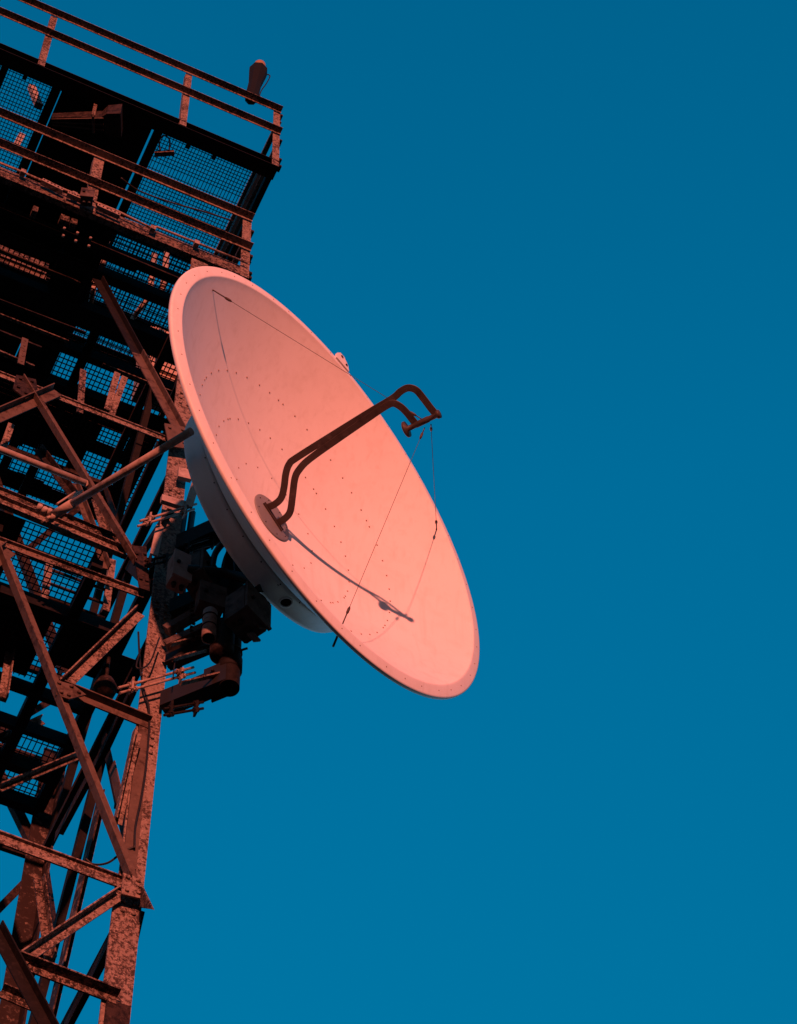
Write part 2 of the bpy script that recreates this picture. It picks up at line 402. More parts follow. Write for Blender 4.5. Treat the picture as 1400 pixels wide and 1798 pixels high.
def wnd(x0, y0, x1, y1):
    a, c = L(H(x0, y0, z2)), L(H(x1, y1, z2)); return (min(a.x, c.x), max(a.x, c.x), min(a.y, c.y), max(a.y, c.y))
def plates(u0, u1, w0, w1, wins):
    us = sorted({u0, u1, *[x for w in wins for x in w[:2] if u0 < x < u1]}); ws = sorted({w0, w1, *[x for w in wins for x in w[2:] if w0 < x < w1]})
    for a0, a1 in zip(us, us[1:]):
        run = None
        for b0, b1 in list(zip(ws, ws[1:])) + [(None, None)]:
            open_ = b0 is None or any(w[0] <= (a0+a1)/2 <= w[1] and w[2] <= (b0+b1)/2 <= w[3] for w in wins)
            if not open_: run = (run[0] if run else b0, b1)
            elif run:
                q = MB(); q.plate([T(a0, run[0], z2+.02), T(a1, run[0], z2+.02), T(a1, run[1], z2+.02), T(a0, run[1], z2+.02)], Z, .006); q.build('floor_plate', 'black', pm); run = None
wR = L(H(300, 748, z2)).y
plates(uL, uR2-.07, wR, D2, [wnd(180, 752, 216, 794), wnd(12, 775, 31, 832), wnd(40, 782, 98, 856), wnd(100, 838, 126, 874), wnd(152, 794, 196, 856), wnd(84, 830, 93, 858)])
b = MB(); b.chan(T(uL, -.004, z2+.02), T(uR2, -.004, z2+.02), -Z, W, .16, .05, .009); b.build('edge_beam', 'mottled', pm)
b = MB(); b.chan(T(uR2, .07, z2+.01), T(uR2, D2, z2+.01), -Z, -U, .15, .05, .009); b.build('edge_beam', 'dark', pm)
def joist2(pa, wid, hh=.15, u0=uL, u1=None, mat='black'):
    w_ = L(H(*pa, z2-hh)).y
    b = MB(); b.chan(T(u0, w_, z2-.02), T((u1 if u1 is not None else uR2-.06), w_, z2-.02), -Z, W, hh-.02, wid, .010); b.build('joist', mat, pm)
    return w_
for pa, wd in (((300, 486), .055), ((300, 528), .075), ((300, 601), .17), ((300, 682), .06), ((300, 752), .05)):
    joist2(pa, wd)
for u_, w0_, mt in ((-.42, .9, 'black'), (uP-.012, .06, 'black'), (-1.9, .9, 'black')):
    b = MB(); b.bar(T(u_, w0_, z2-.06), T(u_, D2, z2-.06), U, .07, .07); b.build('joist', mt, pm)
gm = MB().cyl(T(uR2-.01, 0, z2+.03), T(uR2-.01, 0, z2+.04), .01).build('guard_rail', 'dark', pm)
zt2 = L(F(440, 390)).z; zm2 = L(F(440, 443)).z
for zz in (zt2, zm2): rail_l(gm, T(uL, -.02, zz), T(uR2, -.02, zz), 'flaked', .052)
u_ = L(F(162, 340)).x
for u_, s in ((u_, .085), (L(F(-95, 250)).x, .08)):
    b = MB(); b.angle(T(u_-s/2, -.010, z2-.1), T(u_-s/2, -.010, zt2-.01), U, W, s, .05, .007); b.build('post', 'flaked', gm)
b = MB(); b.angle(T(uR2, -.010, z2-.16), T(uR2, -.010, zt2+.01), -U, W, .075, .06, .007); b.build('post', 'flaked', gm)
for zz in (zt2, zm2):
    b = MB(); b.angle(T(uR2-.004, .07, zz), T(uR2-.004, D2, zz), -Z, U, .05, .05, .006); b.build('rail', 'mottled', gm)
for zz in (zt2-.15, zm2-.05, z2-.02, z2-.10):
    b = MB(); b.box(T(uR2+.016, .03, zz), U*.014, W*.03, Z*.016); b.build('bolt_lug', 'dark', gm)

# --- lower platform
z3 = 1.33
pl = thing('steel_platform', T(-.8, 1, z3), 'lower landing with rusty double edge beam and broken mesh panels beside the strut', 'platform', 'steel walkway platforms of the tower')
b = MB(); b.chan(F(-300, 752, .03), F(222, 968, .03), -Z, -W, .10, .035, .008); b.build('edge_beam', 'flaked', pl)
b = MB(); b.angle(F(-300, 738, .10), F(212, 948, .10), -Z, -W, .05, .03, .006); b.build('edge_beam', 'mottled', pl)
b = MB(); grating(b, -2.05, -.35, .06, .50, z3, .036, .040); b.build('mesh_floor', 'wire', pl)
b = MB(); grating(b, -1.9, -.25, .62, 1.12, z3, .036, .040); b.build('mesh_floor', 'wire', pl)
b = MB(); grating(b, -.75, -.04, 1.48, 1.98, z3, .036, .040); b.build('mesh_floor', 'wire', pl)
for w_, u0, u1 in ((.54, -2.0, -.02), (.58, -2.0, -.02), (1.16, -2.0, -.02), (1.44, -2.0, -.02), (2.0, -2.0, -.02), (1.73, -2.0, -.02)):
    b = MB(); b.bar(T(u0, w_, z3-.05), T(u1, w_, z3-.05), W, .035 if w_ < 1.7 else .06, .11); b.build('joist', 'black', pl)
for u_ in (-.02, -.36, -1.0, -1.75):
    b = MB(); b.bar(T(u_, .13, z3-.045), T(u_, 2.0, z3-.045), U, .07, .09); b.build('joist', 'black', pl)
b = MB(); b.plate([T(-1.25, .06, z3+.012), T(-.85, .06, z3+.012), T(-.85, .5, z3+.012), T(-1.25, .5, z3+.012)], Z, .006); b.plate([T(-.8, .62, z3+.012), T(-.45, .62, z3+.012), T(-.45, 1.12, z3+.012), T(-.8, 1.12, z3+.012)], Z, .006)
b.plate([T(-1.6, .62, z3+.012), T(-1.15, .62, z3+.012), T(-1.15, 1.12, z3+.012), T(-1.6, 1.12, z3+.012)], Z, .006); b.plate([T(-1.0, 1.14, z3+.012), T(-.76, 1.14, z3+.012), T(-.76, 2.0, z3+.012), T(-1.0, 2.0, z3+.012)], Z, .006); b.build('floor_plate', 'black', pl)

pc = L(H(158, 1150, z3)); pd = L(H(215, 1190, z3))
for c_, hu, hw in ((pc, .17, .17), (pd, .10, .14)):
    b = MB(); b.plate([T(c_.x-hu, c_.y-hw, z3+.022), T(c_.x+hu, c_.y-hw, z3+.022), T(c_.x+hu, c_.y+hw, z3+.022), T(c_.x-hu, c_.y+hw, z3+.022)], Z, .006); b.build('floor_plate', 'black', pl)
# dim members under the middle platform
for x0, y0, x1, y1, w_, mt_ in ((-20, 350, 322, 494, .22, 'dark'), (-20, 432, 140, 498, .55, 'dark'), (-20, 575, 72, 612, .5, 'dark'), (-20, 610, 60, 645, .3, 'mottled'), (60, 480, 150, 520, .8, 'dark')):
    b = MB(); b.bar(F(x0, y0, w_), F(x1, y1, w_), Z, .018, .03); b.build('stiffener', mt_, pm)
for k, (x0, y0, x1, y1) in enumerate(((-20, 372, 240, 476), (-20, 396, 150, 462), (-20, 520, 150, 585), (-20, 545, 120, 600), (0, 655, 40, 672), (180, 640, 330, 700))):
    b = MB(); b.bar(F(x0, y0, .35+.08*k), F(x1, y1, .35+.08*k), Z, .012, .025); b.build('stiffener', ('dark', 'mottled')[k % 2], pm)
for x, y in ((112, 403), (135, 411), (158, 420), (110, 416), (132, 425), (155, 434)):
    c = F(x, y, .05); b = MB(); b.cyl(c, c-W*.02, .010, 6); b.build('bolt_head', 'clamp', pm)
for x, y, hx_ in ((112, 388, .035), (128, 394, .025), (60, 372, .02)):
    b = MB(); b.box(F(x, y, .10), U*hx_, W*.03, Z*.045); b.build('clip_bracket', 'mottled', pm)
# ------------------------------------------------------------------ the dish
POLE = (.35, -.33)
s_ = math.sqrt(1-.332**2)
d0 = ray(574.2, 846); vd = d0.normalized()
r_ = (RT - vd*RT.dot(vd)).normalized(); u_ = r_.cross(vd).normalized()
N = (r_*.838*s_ + u_*.545*s_ - vd*.332).normalized()
Nh = V((N.x, N.y, 0)).normalized(); perp = V((-Nh.y, Nh.x, 0))
pole0 = T(*POLE, 0)
tt = (pole0-CAM).dot(perp)/d0.dot(perp); DC = CAM + d0*tt
RD = 440.0*tt/FPX
E1 = r_*.5452 - u_*.8383; E1 = (E1 - N*E1.dot(N)).normalized(); E2 = N.cross(E1)
def DP(x, y, n): return DC + E1*x + E2*y + N*n
DC = DC + N*.044
vz = onp(475, 910, DC, E2) - DC
DEP = -vz.dot(N)
RI = RD*.942; HI = .010
kp = (DEP+HI)/RI**2
def par(r): return -DEP + kp*r*r
def axp(x, y, e=0.0): return onp(x, y, DC+E2*e, E2)      # a point of the plane through the dish axis
def onpar(x, y):
    d = ray(x, y); q = CAM-DC
    a = V((d.dot(E1), d.dot(E2), d.dot(N))); c = V((q.dot(E1), q.dot(E2), q.dot(N)))
    A = kp*(a.x**2+a.y**2); B = 2*kp*(a.x*c.x+a.y*c.y)-a.z; C_ = kp*(c.x**2+c.y**2)-DEP-c.z
    t = (-B+math.sqrt(max(0, B*B-4*A*C_)))/2/A
    return c+a*t
print('DISH', 'RD', RD, 'DEP', DEP, 'off', (DC-pole0).dot(Nh), 'loc', L(DC), 'N', N)
dish = thing('dish_antenna', DP(0, 0, -DEP*1.15), 'large white parabolic dish glowing pink in low sun, mounted beside the tower', 'dish antenna')
b = MB()
prof = [(.0005, par(0))] + [(RI*i/40, par(RI*i/40)) for i in range(1, 41)]
prof += [(RI+.003, HI+.003), (RI+.009, HI+.004), (RI+.02, HI+.002), (RD-.012, .004), (RD-.003, .001), (RD, -.004), (RD-.001, -.022), (RD-.008, -.026), (RD-.03, -.024)]
th = .026
prof += [(RI*.985, par(RI*.985)-th-.005)] + [(RI*i/24, par(RI*i/24)-th) for i in range(23, -1, -1)]
prof[-1] = (.0005, par(0)-th)
b.lathe(prof, DC, E1, E2, N, 160)
def rivet(x, y, r=.008, flat=False):
    rr = math.hypot(x, y)
    if flat: p = DP(x, y, HI+.001-(rr-RI)/(RD-RI)*.008); n = N
    else:
        p = DP(x, y, par(rr)); n = (N - (E1*x+E2*y)*(2*kp)).normalized()
    a = n.cross(E1).normalized(); c = n.cross(a)
    b.lathe([(r, -.002), (r, .002), (r*.6, .0045), (.0002, .0055)], p, a, c, n, 8, 1, True)
for rad, cnt in ((.617, 46), (.431, 34)):
    for k in range(cnt):
        a = 2*math.pi*(k+.3)/cnt + random.uniform(-.01, .01)
        rivet(RD*rad*math.cos(a), RD*rad*math.sin(a), .0058)
        if k % 8 == 0: rivet(RD*rad*math.cos(a+.05), RD*rad*math.sin(a+.05), .0058)
for k in range(16):
    a = 2*math.pi*(k+.5)/16; rivet(RD*.245*math.cos(a), RD*.245*math.sin(a), .005)
for k in range(44):
    a = 2*math.pi*(k+.5)/44 + random.uniform(-.02, .02); rivet((RD*.970)*math.cos(a), (RD*.970)*math.sin(a), .0045, True)
b.build('reflector', ['dish', 'rivet'], dish)
# shroud behind
RB = RD*.525; NB = -DEP*1.10
b = MB(); prof = [(RB*.9, par(RB*.9)-th-.002), (RB+.012, par(RB)-th-.004), (RB+.012, par(RB)-th-.03), (RB, par(RB)-th-.034), (RB, NB+.04), (RB-.012, NB+.012), (RB-.04, NB), (.001, NB)]
prof[0] = (RB*.9, par(RB)-th-.004)
b.lathe(prof, DC, E1, E2, N, 120)
for k in range(28):
    a = 2*math.pi*k/28; c = DP((RB+.012)*math.cos(a), (RB+.012)*math.sin(a), par(RB)-th-.017); e = E1*math.cos(a)+E2*math.sin(a)
    b.cyl(c, c+e*.005, .004, 6, 1)
b.build('back_shroud', ['shroud', 'black'], dish)
# big ring skirt joining shroud and reflector edge
b = MB(); b.lathe([(RD*.86, par(RD*.86)-th-.004), (RD*.87, par(RD*.86)-th-.05), (RD*.60, NB*.62), (RD*.535, NB*.62)], DC, E1, E2, N, 120)
def backhole(x, y, r, name):
    # a port on the cylindrical side of the shroud
    d = ray(x, y); q = CAM-DC
    a = V((d.dot(E1), d.dot(E2), d.dot(N))); c = V((q.dot(E1), q.dot(E2), q.dot(N)))
    A = a.x**2+a.y**2; B = 2*(a.x*c.x+a.y*c.y); C_ = c.x**2+c.y**2-RB**2
    D_ = B*B-4*A*C_
    if D_ < 0: print('no hit', x, y); return
    t = (-B-math.sqrt(D_))/2/A; p = c+a*t
    P = DP(p.x, p.y, p.z); e = (E1*p.x+E2*p.y).normalized(); print(name, 'n', p.z, 'NB', NB)
    m_ = MB(); f1 = N; f2 = e.cross(N)
    m_.lathe([(r*1.25, -.006), (r*1.25, .006), (r, .008), (r*.98, .001)], P, f1, f2, e, 28); m_.lathe([(r*.98, .001), (.0005, .001)], P, f1, f2, e, 28, 1)
    m_.build(name, ['shroud', 'void'], dish)
backhole(502, 1057, .033, 'cable_port'); backhole(490, 1026, .009, 'bolt_hole'); backhole(502, 1031, .007, 'bolt_hole')
# hub plate with feed arms
hr = RD*.108
b = MB(); b.lathe([(hr+.003, par(hr)-.004), (hr+.003, par(hr)+.006), (hr-.004, par(hr)+.010), (.0005, par(hr)+.010)], DC, E1, E2, N, 48)
for k in range(8):
    a = 2*math.pi*k/8; c = DP(hr*.86*math.cos(a), hr*.86*math.sin(a), par(hr)+.010); b.cyl(c, c+N*.004, .004, 6, 1)
b.box(DP(0, .012, par(hr)+.014), E1*.10, E2*.004, N*.006, 1); b.box(DP(0, -.012, par(hr)+.014), E1*.10, E2*.004, N*.006, 1)
b.build('hub_plate', ['hub', 'guide'], dish)
up = [(452, 900), (470, 891), (483, 885), (494, 874), (499, 855), (502, 832), (508, 815), (522, 803), (600, 754), (650, 723), (690, 699), (704, 687), (717, 681), (731, 685), (744, 700), (757, 717), (768, 730)]
lo = [(472, 928), (490, 917), (502, 909), (510, 897), (514, 870), (519, 838), (527, 824), (545, 812), (600, 777), (640, 751), (670, 732), (686, 722), (698, 719), (708, 724), (717, 733), (728, 741)]
lo = [(472, 928), (490, 917), (502, 909), (510, 897), (514, 870), (518, 840), (526, 824), (545, 805), (600, 766), (645, 735), (676, 714), (690, 708), (702, 713), (714, 724), (729, 743)]
def guide(pts, e):
    P = arc([axp(x, y, e) for x, y in pts], 6)
    b = MB(); n_ = len(P); vs = []; ca, cb, cc = .0212, .0042, .0020
    sec = [(ca, cb-cc), (ca-cc, cb), (-ca+cc, cb), (-ca, cb-cc), (-ca, -cb+cc), (-ca+cc, -cb), (ca-cc, -cb), (ca, -cb+cc)]
    for i, p in enumerate(P):
        d = (P[min(i+1, n_-1)]-P[max(i-1, 0)]).normalized(); q = d.cross(E2).normalized()
        vs += [p + q*x + E2*y for x, y in sec]
    b.add(vs, [[i*8+k, i*8+(k+1) % 8, (i+1)*8+(k+1) % 8, (i+1)*8+k] for i in range(n_-1) for k in range(8)] + [list(range(8))[::-1], [(n_-1)*8+k for k in range(8)]])
    return b.build('feed_arm', 'guide', dish)
guide(up, .002); guide(lo, -.002)
# feed horn: bar on the axis with a flange towards the hub
h0 = axp(716, 753); h1 = axp(771, 727); hd = (h1-h0).normalized()
ha = hd.cross(E2).normalized(); hb = hd.cross(ha)
b = MB(); b.lathe([(.001, -.012), (.034, -.012), (.044, -.018), (.05, -.014), (.05, -.002), (.017, .004), (.016, .05), (.019, .06), (.019, .14), (.016, .145), (.016, (h1-h0).length-.02), (.026, (h1-h0).length-.012), (.026, (h1-h0).length+.006), (.001, (h1-h0).length+.006)], h0, ha, hb, hd, 24)
b.build('feed_horn', 'guide', dish)
# stay wires with turnbuckles
for ang, rr, (hx, hy) in ((R(174.5), .90, (741, 736)), (R(62), .915, (757, 745)), (R(-58), .90, (746, 751))):
    a = V((RD*rr*math.cos(ang), RD*rr*math.sin(ang), 0)); A_ = DP(a.x, a.y, par(RD*rr)); B_ = axp(hx, hy)
    b = MB(); b.tube([A_, B_], .0016, 6); wo = b.build('stay_wire', 'stay', dish)
    d = (B_-A_).normalized(); b = MB()
    b.tube([A_ - d*.0, A_+d*.05, A_+d*.10], .004, 8); b.tube([A_+d*.085, A_+d*.10, A_+d*.125, A_+d*.14], [.003, .0085, .0085, .003], 8)
    b.tube([A_, A_ - (d*.14 if ang < 0 else N*.09)], .007, 8); b.build('turnbuckle', 'stay', wo); b = MB()
    b.tube([B_-d*.09, B_-d*.075, B_-d*.05, B_-d*.035], [.003, .008, .008, .003], 8); b.tube([B_-d*.035, B_], .0035, 8)
    b.build('turnbuckle', 'stay', wo)
# lifting lug on the upper rim
lp = onp(597, 636, DC, N) - DC; la = math.atan2(lp.dot(E2), lp.dot(E1)); rad = E1*math.cos(la)+E2*math.sin(la); tan = -E1*math.sin(la)+E2*math.cos(la)
b = MB(); c = DC + rad*(RD-.035)
b.plate([c+tan*.055+N*.0, c-tan*.075+N*.0, c-tan*.065+rad*.06, c-tan*.02+rad*.115, c+tan*.02+rad*.115, c+tan*.05+rad*.07], N, .018)
b.cyl(c+rad*.085+tan*.002+N*.018, c+rad*.085+tan*.002+N*.022, .011, 12, 1); b.cyl(c-tan*.045+rad*.04+N*.018, c-tan*.045+rad*.04+N*.024, .009, 8, 1)
b.build('lifting_lug', ['dish', 'void'], dish)
# stiffening strut to the tower
q0 = F(92, 906, -.05); q1 = DP(0, 0, 0); q1 = onp(336, 757, DP(0, 0, -DEP*.72), N)
b = MB(); b.tube([q0, q1], .024, 14)
d = (q1-q0).normalized()
b.tube([q0+d*.02, q0+d*.18], .029, 14);
b.build('support_strut', 'strut', dish)
b = MB(); sd = d.cross(W).normalized()
b.box(q0-d*.02, d*.035, sd*.02, W*.035); b.cyl(q0-sd*.06, q0+sd*.07, .010, 8); b.cyl(q0-d*.05-sd*.05, q0-d*.05+sd*.06, .009, 8)
c = F(133, 868, -.06); b.box(c, d*.022, sd*.05, W*.014); b.build('strut_bracket', 'strut', dish); b = MB(); b.box(c-d*.03+sd*.04, d*.03, sd*.012, W*.014); b.build('strut_bracket', 'strut', dish); b = MB()
for px_, py_ in ((66, 898), (75, 903), (83, 906), (90, 915)):
    c = F(px_, py_, -.03); b.cyl(c, c-W*.05, .016, 8)
b.build('bolt_row', 'strut', dish)
# thin brace along the strut
b = MB(); b.tube([F(100, 885, -.03), F(135, 862, .02)], .007, 8); b.build('strut_brace', 'strut', dish)

# ------------------------------------------------------------------ mount behind the dish
mt = thing('antenna_mount', T(.3, -.28, -.1), 'black pole and box arms in the dish shadow, clamped to the tower leg', 'antenna mount')
PB = onp(415, 1212, pole0, perp)
PB = T(POLE[0], POLE[1], L(onp(414, 1212, pole0, W)).z)
def pz(y): return L(onp(420, y, pole0, W)).z
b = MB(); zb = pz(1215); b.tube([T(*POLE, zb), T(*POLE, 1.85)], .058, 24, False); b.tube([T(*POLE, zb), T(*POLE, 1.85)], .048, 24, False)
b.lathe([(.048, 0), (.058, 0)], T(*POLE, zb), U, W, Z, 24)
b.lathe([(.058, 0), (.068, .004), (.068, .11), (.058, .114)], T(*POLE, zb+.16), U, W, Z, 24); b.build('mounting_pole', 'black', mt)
def arm(z, hgt, wid, mat='dark', e0=.02, e1=.0):
    p0 = Q(e0, -.02, z); p1 = T(POLE[0]-.03, POLE[1]+.03, z)
    b = MB(); b.bar(p0, p1, Z, hgt, wid)
    d = (p1-p0).normalized(); sd = d.cross(Z)
    for s in (-1, 1): b.box(p1-d*.02+sd*s*.05, d*.07, sd*.006, Z*(hgt*.5+.02))
    for s in (-1, 1):
        for k in (-.03, .03):
            c = p1-d*.03+sd*s*.056+Z*k; b.cyl(c, c+sd*s*.02, .010, 6)
    b.build('support_arm', mat, mt)
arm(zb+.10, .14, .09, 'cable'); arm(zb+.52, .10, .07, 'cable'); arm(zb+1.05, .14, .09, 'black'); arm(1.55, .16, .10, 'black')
def rods(x0, y0, x1, y1, gap, w, mat, plane=-.10, wob=0):
    """pair of threaded clamp rods with nuts and a backing plate"""
    b = MB()
    for k in (0, 1):
        a = F(x0+gap[0]*k, y0+gap[1]*k, plane); e = F(x1+gap[0]*k, y1+gap[1]*k, plane); b.cyl(a, e, w, 8)
        for t in (.14, .2, .78, .84):
            c = a.lerp(e, t); d = (e-a).normalized(); b.cyl(c-d*.007, c+d*.007, w*2.1, 6)
    a = F(x0, y0, plane); e = F(x1+gap[0], y1+gap[1], plane); d = (e-a).normalized()
    for t in (.17, .81): b.box(a.lerp(e, t), d*.008, Z*.055, W*.02)
    b.build('clamp_rod', mat, mt)
rods(246, 915, 345, 885, (-4, 9), .008, 'clamp')
rods(208, 1208, 340, 1172, (3, 9), .008, 'clamp')
rods(288, 1245, 357, 1233, (0, 11), .008, 'black', -.2)
rods(318, 960, 385, 940, (3, 11), .008, 'black', -.22)
rods(255, 985, 300, 975, (0, 9), .008, 'dark', -.1)
# clamp plates on the leg, sunlit
b = MB(); b.plate([F(x, y, -.07) for x, y in ((282, 874), (330, 888), (327, 899), (281, 884))], -W, .03); b.build('clamp_plate', 'strut', mt); b = MB(); b.plate([F(x, y, -.05) for x, y in ((311, 826), (334, 832), (334, 848), (310, 842))], -W, .03)
b.build('clamp_plate', 'strut', mt)
b = MB(); b.bar(F(331, 890, -.10), F(347, 838, -.16), W, .02, .05); b.build('mount_stay', 'strut', mt); b = MB(); b.bar(F(270, 975, -.02), F(281, 925, -.02), W, .012, .05); b.build('mount_stay', 'strut', mt)
# bracket triangles between dish and pole
b = MB()
for s in (-1, 1):
    for zz in (.75, 1.45):
        b.bar(T(POLE[0], POLE[1], zz), DP(0, 0, NB-.01)+E1*s*RB*.55+Z*(zz-1.12)*.6, Z, .06, .035)
b.box(DP(0, 0, NB-.03), E1*.28, E2*.34, N*.025)
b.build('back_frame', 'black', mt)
for y0_, y1_ in ((1108, 1075), (1135, 1110)):
    b = MB(); b.bar(F(292, y0_, -.12), F(360, y1_-6, -.26), Z, .055, .06); b.build('support_arm', 'mount', mt)

for zz in (zb+.34, zb+.62, zb+.80):
    b = MB(); c = T(*POLE, zz); b.lathe([(.058, -.006), (.066, -.006), (.066, .006), (.058, .006)], c, U, W, Z, 20)
    for q_ in (U-W, -U-W): e = q_.normalized(); b.cyl(c+e*.06, c+e*.10, .008, 6)
    b.build('pole_band', 'mount', mt)
for x0, y0, x1, y1, w_ in ((452, 1098, 474, 1100, -.55), (440, 1112, 452, 1126, -.55), (452, 1062, 470, 1080, -.55)):
    b = MB(); b.bar(F(x0, y0, w_), F(x1, y1, w_), Z, .05, .012); b.build('bracket_fin', 'mount', mt)
for x0, y0, x1, y1, w_ in ((300, 1132, 362, 1116, -.22), (304, 1158, 366, 1140, -.22), (318, 1200, 392, 1182, -.33)):
    b = MB(); b.bar(F(x0, y0, w_), F(x1, y1, w_), Z, .010, .03); b.build('edge_strip', 'mottled', mt)
for k in range(9):
    c = F(334, 1058+7*k, -.24); b = MB(); b.cyl(c, c+U*.03, .010, 6); b.build('stud', 'black', mt)
# equipment hung on the mount
def obox(name, c, d, hx, hy, hz, mat, label, cat, extra=None):
    """box with lid lip, latch and gland; d is the direction it faces"""
    d = V((d.x, d.y, 0)).normalized(); s = d.cross(Z)
    t = thing(name, c-Z*hz, label, cat)
    def rb(hx_, hy_, hz_, e):
        return [(-hx_, -hy_+e), (-hx_+e, -hy_), (hx_-e, -hy_), (hx_, -hy_+e), (hx_, hy_-e), (hx_-e, hy_), (-hx_+e, hy_), (-hx_, hy_-e)]
    b = MB(); b.extr(rb(hx, hy, hz, .012), c-Z*hz, c+Z*hz, s, d); b.build('enclosure', mat, t)
    b = MB(); b.box(c+d*(hy+.008), s*(hx+.006), d*.008, Z*(hz+.006)); b.build('lid', mat, t)
    b = MB(); b.cyl(c+d*(hy+.016)+s*hx*.6, c+d*(hy+.03)+s*hx*.6, .012, 10); b.build('latch', 'dark', t)
    for k in (-.5, .4):
        b = MB(); b.tube([c-Z*hz+s*hx*k, c-Z*(hz+.03)+s*hx*k], [.016, .012], 10); b.build('cable_gland', 'cable', t)
    return t
bx = obox('equipment_box', F(313, 1006, -.30), (CAM-O)+U*3, .055, .05, .13, 'greybox', 'pale grey equipment box hanging beside the tower leg under the dish', 'equipment box')
obox('equipment_box', F(350, 1012, -.30), (CAM-O)+U*8, .10, .07, .11, 'mount', 'dark grey box between the pale box and the cable loops', 'equipment box')
obox('equipment_box', F(432, 1078, -.52), N, .10, .08, .12, 'mount', 'tilted dark box on the pole below the dish shroud', 'equipment box')
obox('equipment_box', F(368, 1058, -.34), (CAM-O)+U*2, .075, .05, .10, 'mount', 'square black box directly above the ribbed canister', 'equipment box')
# canister
ct = thing('ribbed_canister', F(372, 1160, -.36), 'upright grey canister with dark bands hanging under the mount boxes', 'canister')
c = F(376, 1120, -.36)
b = MB(); b.lathe([(.001, -.155), (.055, -.153), (.067, -.145), (.07, -.13), (.07, .12), (.06, .15), (.001, .16)], c+U*.05, U, W, Z, 28); b.build('housing', 'dark', ct)
c = F(368, 1098, -.40)
b = MB(); b.lathe([(.034, -.13), (.042, -.13), (.042, .13), (.03, .15), (.001, .155)], c, U, W, Z, 24); b.lathe([(.034, -.13), (.034, -.05), (.001, -.05)], c, U, W, Z, 24, 1); b.build('sleeve', ['greybox', 'void'], ct)
for zz in (-.03, .07):
    b = MB(); b.lathe([(.042, -.004), (.046, -.004), (.046, .004), (.042, .004)], c+Z*zz, U, W, Z, 24); b.build('band', 'black', ct)
# cable loops
def cable(pts, r, label, mat='cable', name='cable'):
    P = arc(pts, 8); b = MB(); b.tube(P, r, 8); return solo(b, name, mat, P[0], label, 'cable')
cable([F(372, 1000, -.4), F(377, 975, -.42), F(388, 958, -.45), F(402, 948, -.5)], .020, 'thick black cable curving up behind the dish, outer of the pair')
cable([F(392, 1003, -.4), F(396, 985, -.42), F(402, 970, -.45), F(412, 960, -.5)], .018, 'thick black cable curving up behind the dish, inner of the pair')
cable([F(452, 1092, -.5), F(466, 1080, -.5), F(468, 1064, -.5), F(460, 1050, -.5), F(444, 1040, -.5)], .017, 'black cable loop hanging out past the box under the shroud')
cable([F(330, 1000, -.36), F(365, 1003, -.4), F(400, 1008, -.42), F(440, 1020, -.5), F(460, 1032, -.55)], .03, 'thick dark cable sweeping sideways from the boxes to the shroud')
cable([F(243, 1110, -.03), F(245, 1150, -.05), F(250, 1200, -.04), F(262, 1250, -.03), F(258, 1330, -.03), F(248, 1400, -.03), F(238, 1450, -.03), F(236, 1490, -.03)], .006, 'thin black cable clipped down the face of the tower leg')
cable([F(237, 1487, -.03), F(215, 1497, .0), F(190, 1515, .02), F(165, 1518, .02), F(150, 1508, .02)], .006, 'thin cable sagging from the leg to the lower crossbeam')
cable([F(280, 1120, -.09), F(262, 1165, -.1), F(240, 1172, -.1), F(247, 1140, -.1)], .005, 'slack wire loop tied around the leg above the clamp rods')
cable([F(308, 1155, -.2), F(306, 1172, -.2), F(304, 1190, -.2)], .004, 'short wire tail hanging above the upper clamp rods')
# conduits running up the leg inside the dish shadow
b = MB()
for k, x in enumerate((268, 284, 300, 314)):
    b.tube([F(x, 1170, .06+.03*k), F(x+8, 1010, .05+.03*k), F(x+24, 900, .06)], .022, 8)
solo(b, 'cable_bundle', 'cable', F(275, 1170, .06), 'bundle of black cables rising along the leg behind the grey boxes', 'cable bundle')
# ------------------------------------------------------------------ ladder in the tower
ld = thing('ladder', T(-.7, .75, 1.4), 'short mottled ladder hanging inside the tower behind the lower landing', 'ladder')
for x, y in ((86, 990), (197, 985)):
    q = L(F(x, y, .75)); q2 = L(F(x-12, y+90, .75))
    b = MB(); b.bar(T(q2.x, .75, q2.z), T(q.x, .75, q.z), U, .045, .03); b.build('stile', 'flaked', ld)
q0_ = L(F(86, 990, .75)).x; q1_ = L(F(197, 985, .75)).x
qz = L(F(86, 990, .75)).z
for k in range(3):
    zz = qz-.06-.16*k
    b = MB(); b.cyl(T(q0_, .75, zz), T(q1_, .75, zz), .011, 8); b.build('rung', 'dark', ld)

# ------------------------------------------------------------------ small things on the platforms
# beacon on the top rail
bp = F(441, 174); d_ = (F(456, 118, .0) - bp); bt = bp + d_
bl = thing('beacon_light', bp, 'small black beacon with amber lens tilted on the top rail corner', 'beacon')
bu = T(L(bp).x, .0, zt)
ax = (onp(456, 116, bp, W) - bp).normalized(); ln = (onp(456, 112, bp, W)-bp).length
a1 = ax.cross(W).normalized(); a2 = ax.cross(a1)
b = MB(); b.lathe([(.04, 0), (.06, .01), (.062, ln*.4), (.085, ln*.7), (.09, ln*.8), (.066, ln*.86), (.001, ln*.87)], bp, a1, a2, ax, 8, 0, False); b.build('housing', 'void', bl)
b = MB(); b.lathe([(.06, ln*.86), (.062, ln*.9), (.055, ln*.97), (.035, ln*1.0), (.001, ln*1.02)], bp, a1, a2, ax, 20); b.build('lens', 'amber', bl)
b = MB(); b.tube(arc([bp+ax*ln*.78-a1*.05, bp+ax*ln*.82-a1*.115, bp+ax*ln*.6-a1*.105, bp+ax*ln*.3-a1*.07, bp-a1*.07]), .006, 6)
b.build('wire_loop', 'cable', bl); b = MB(); b.tube([bp+ax*ln*.3-a1*.02, F(460, 176), F(476, 187)], .006, 6); b.build('wire_loop', 'cable', bl)
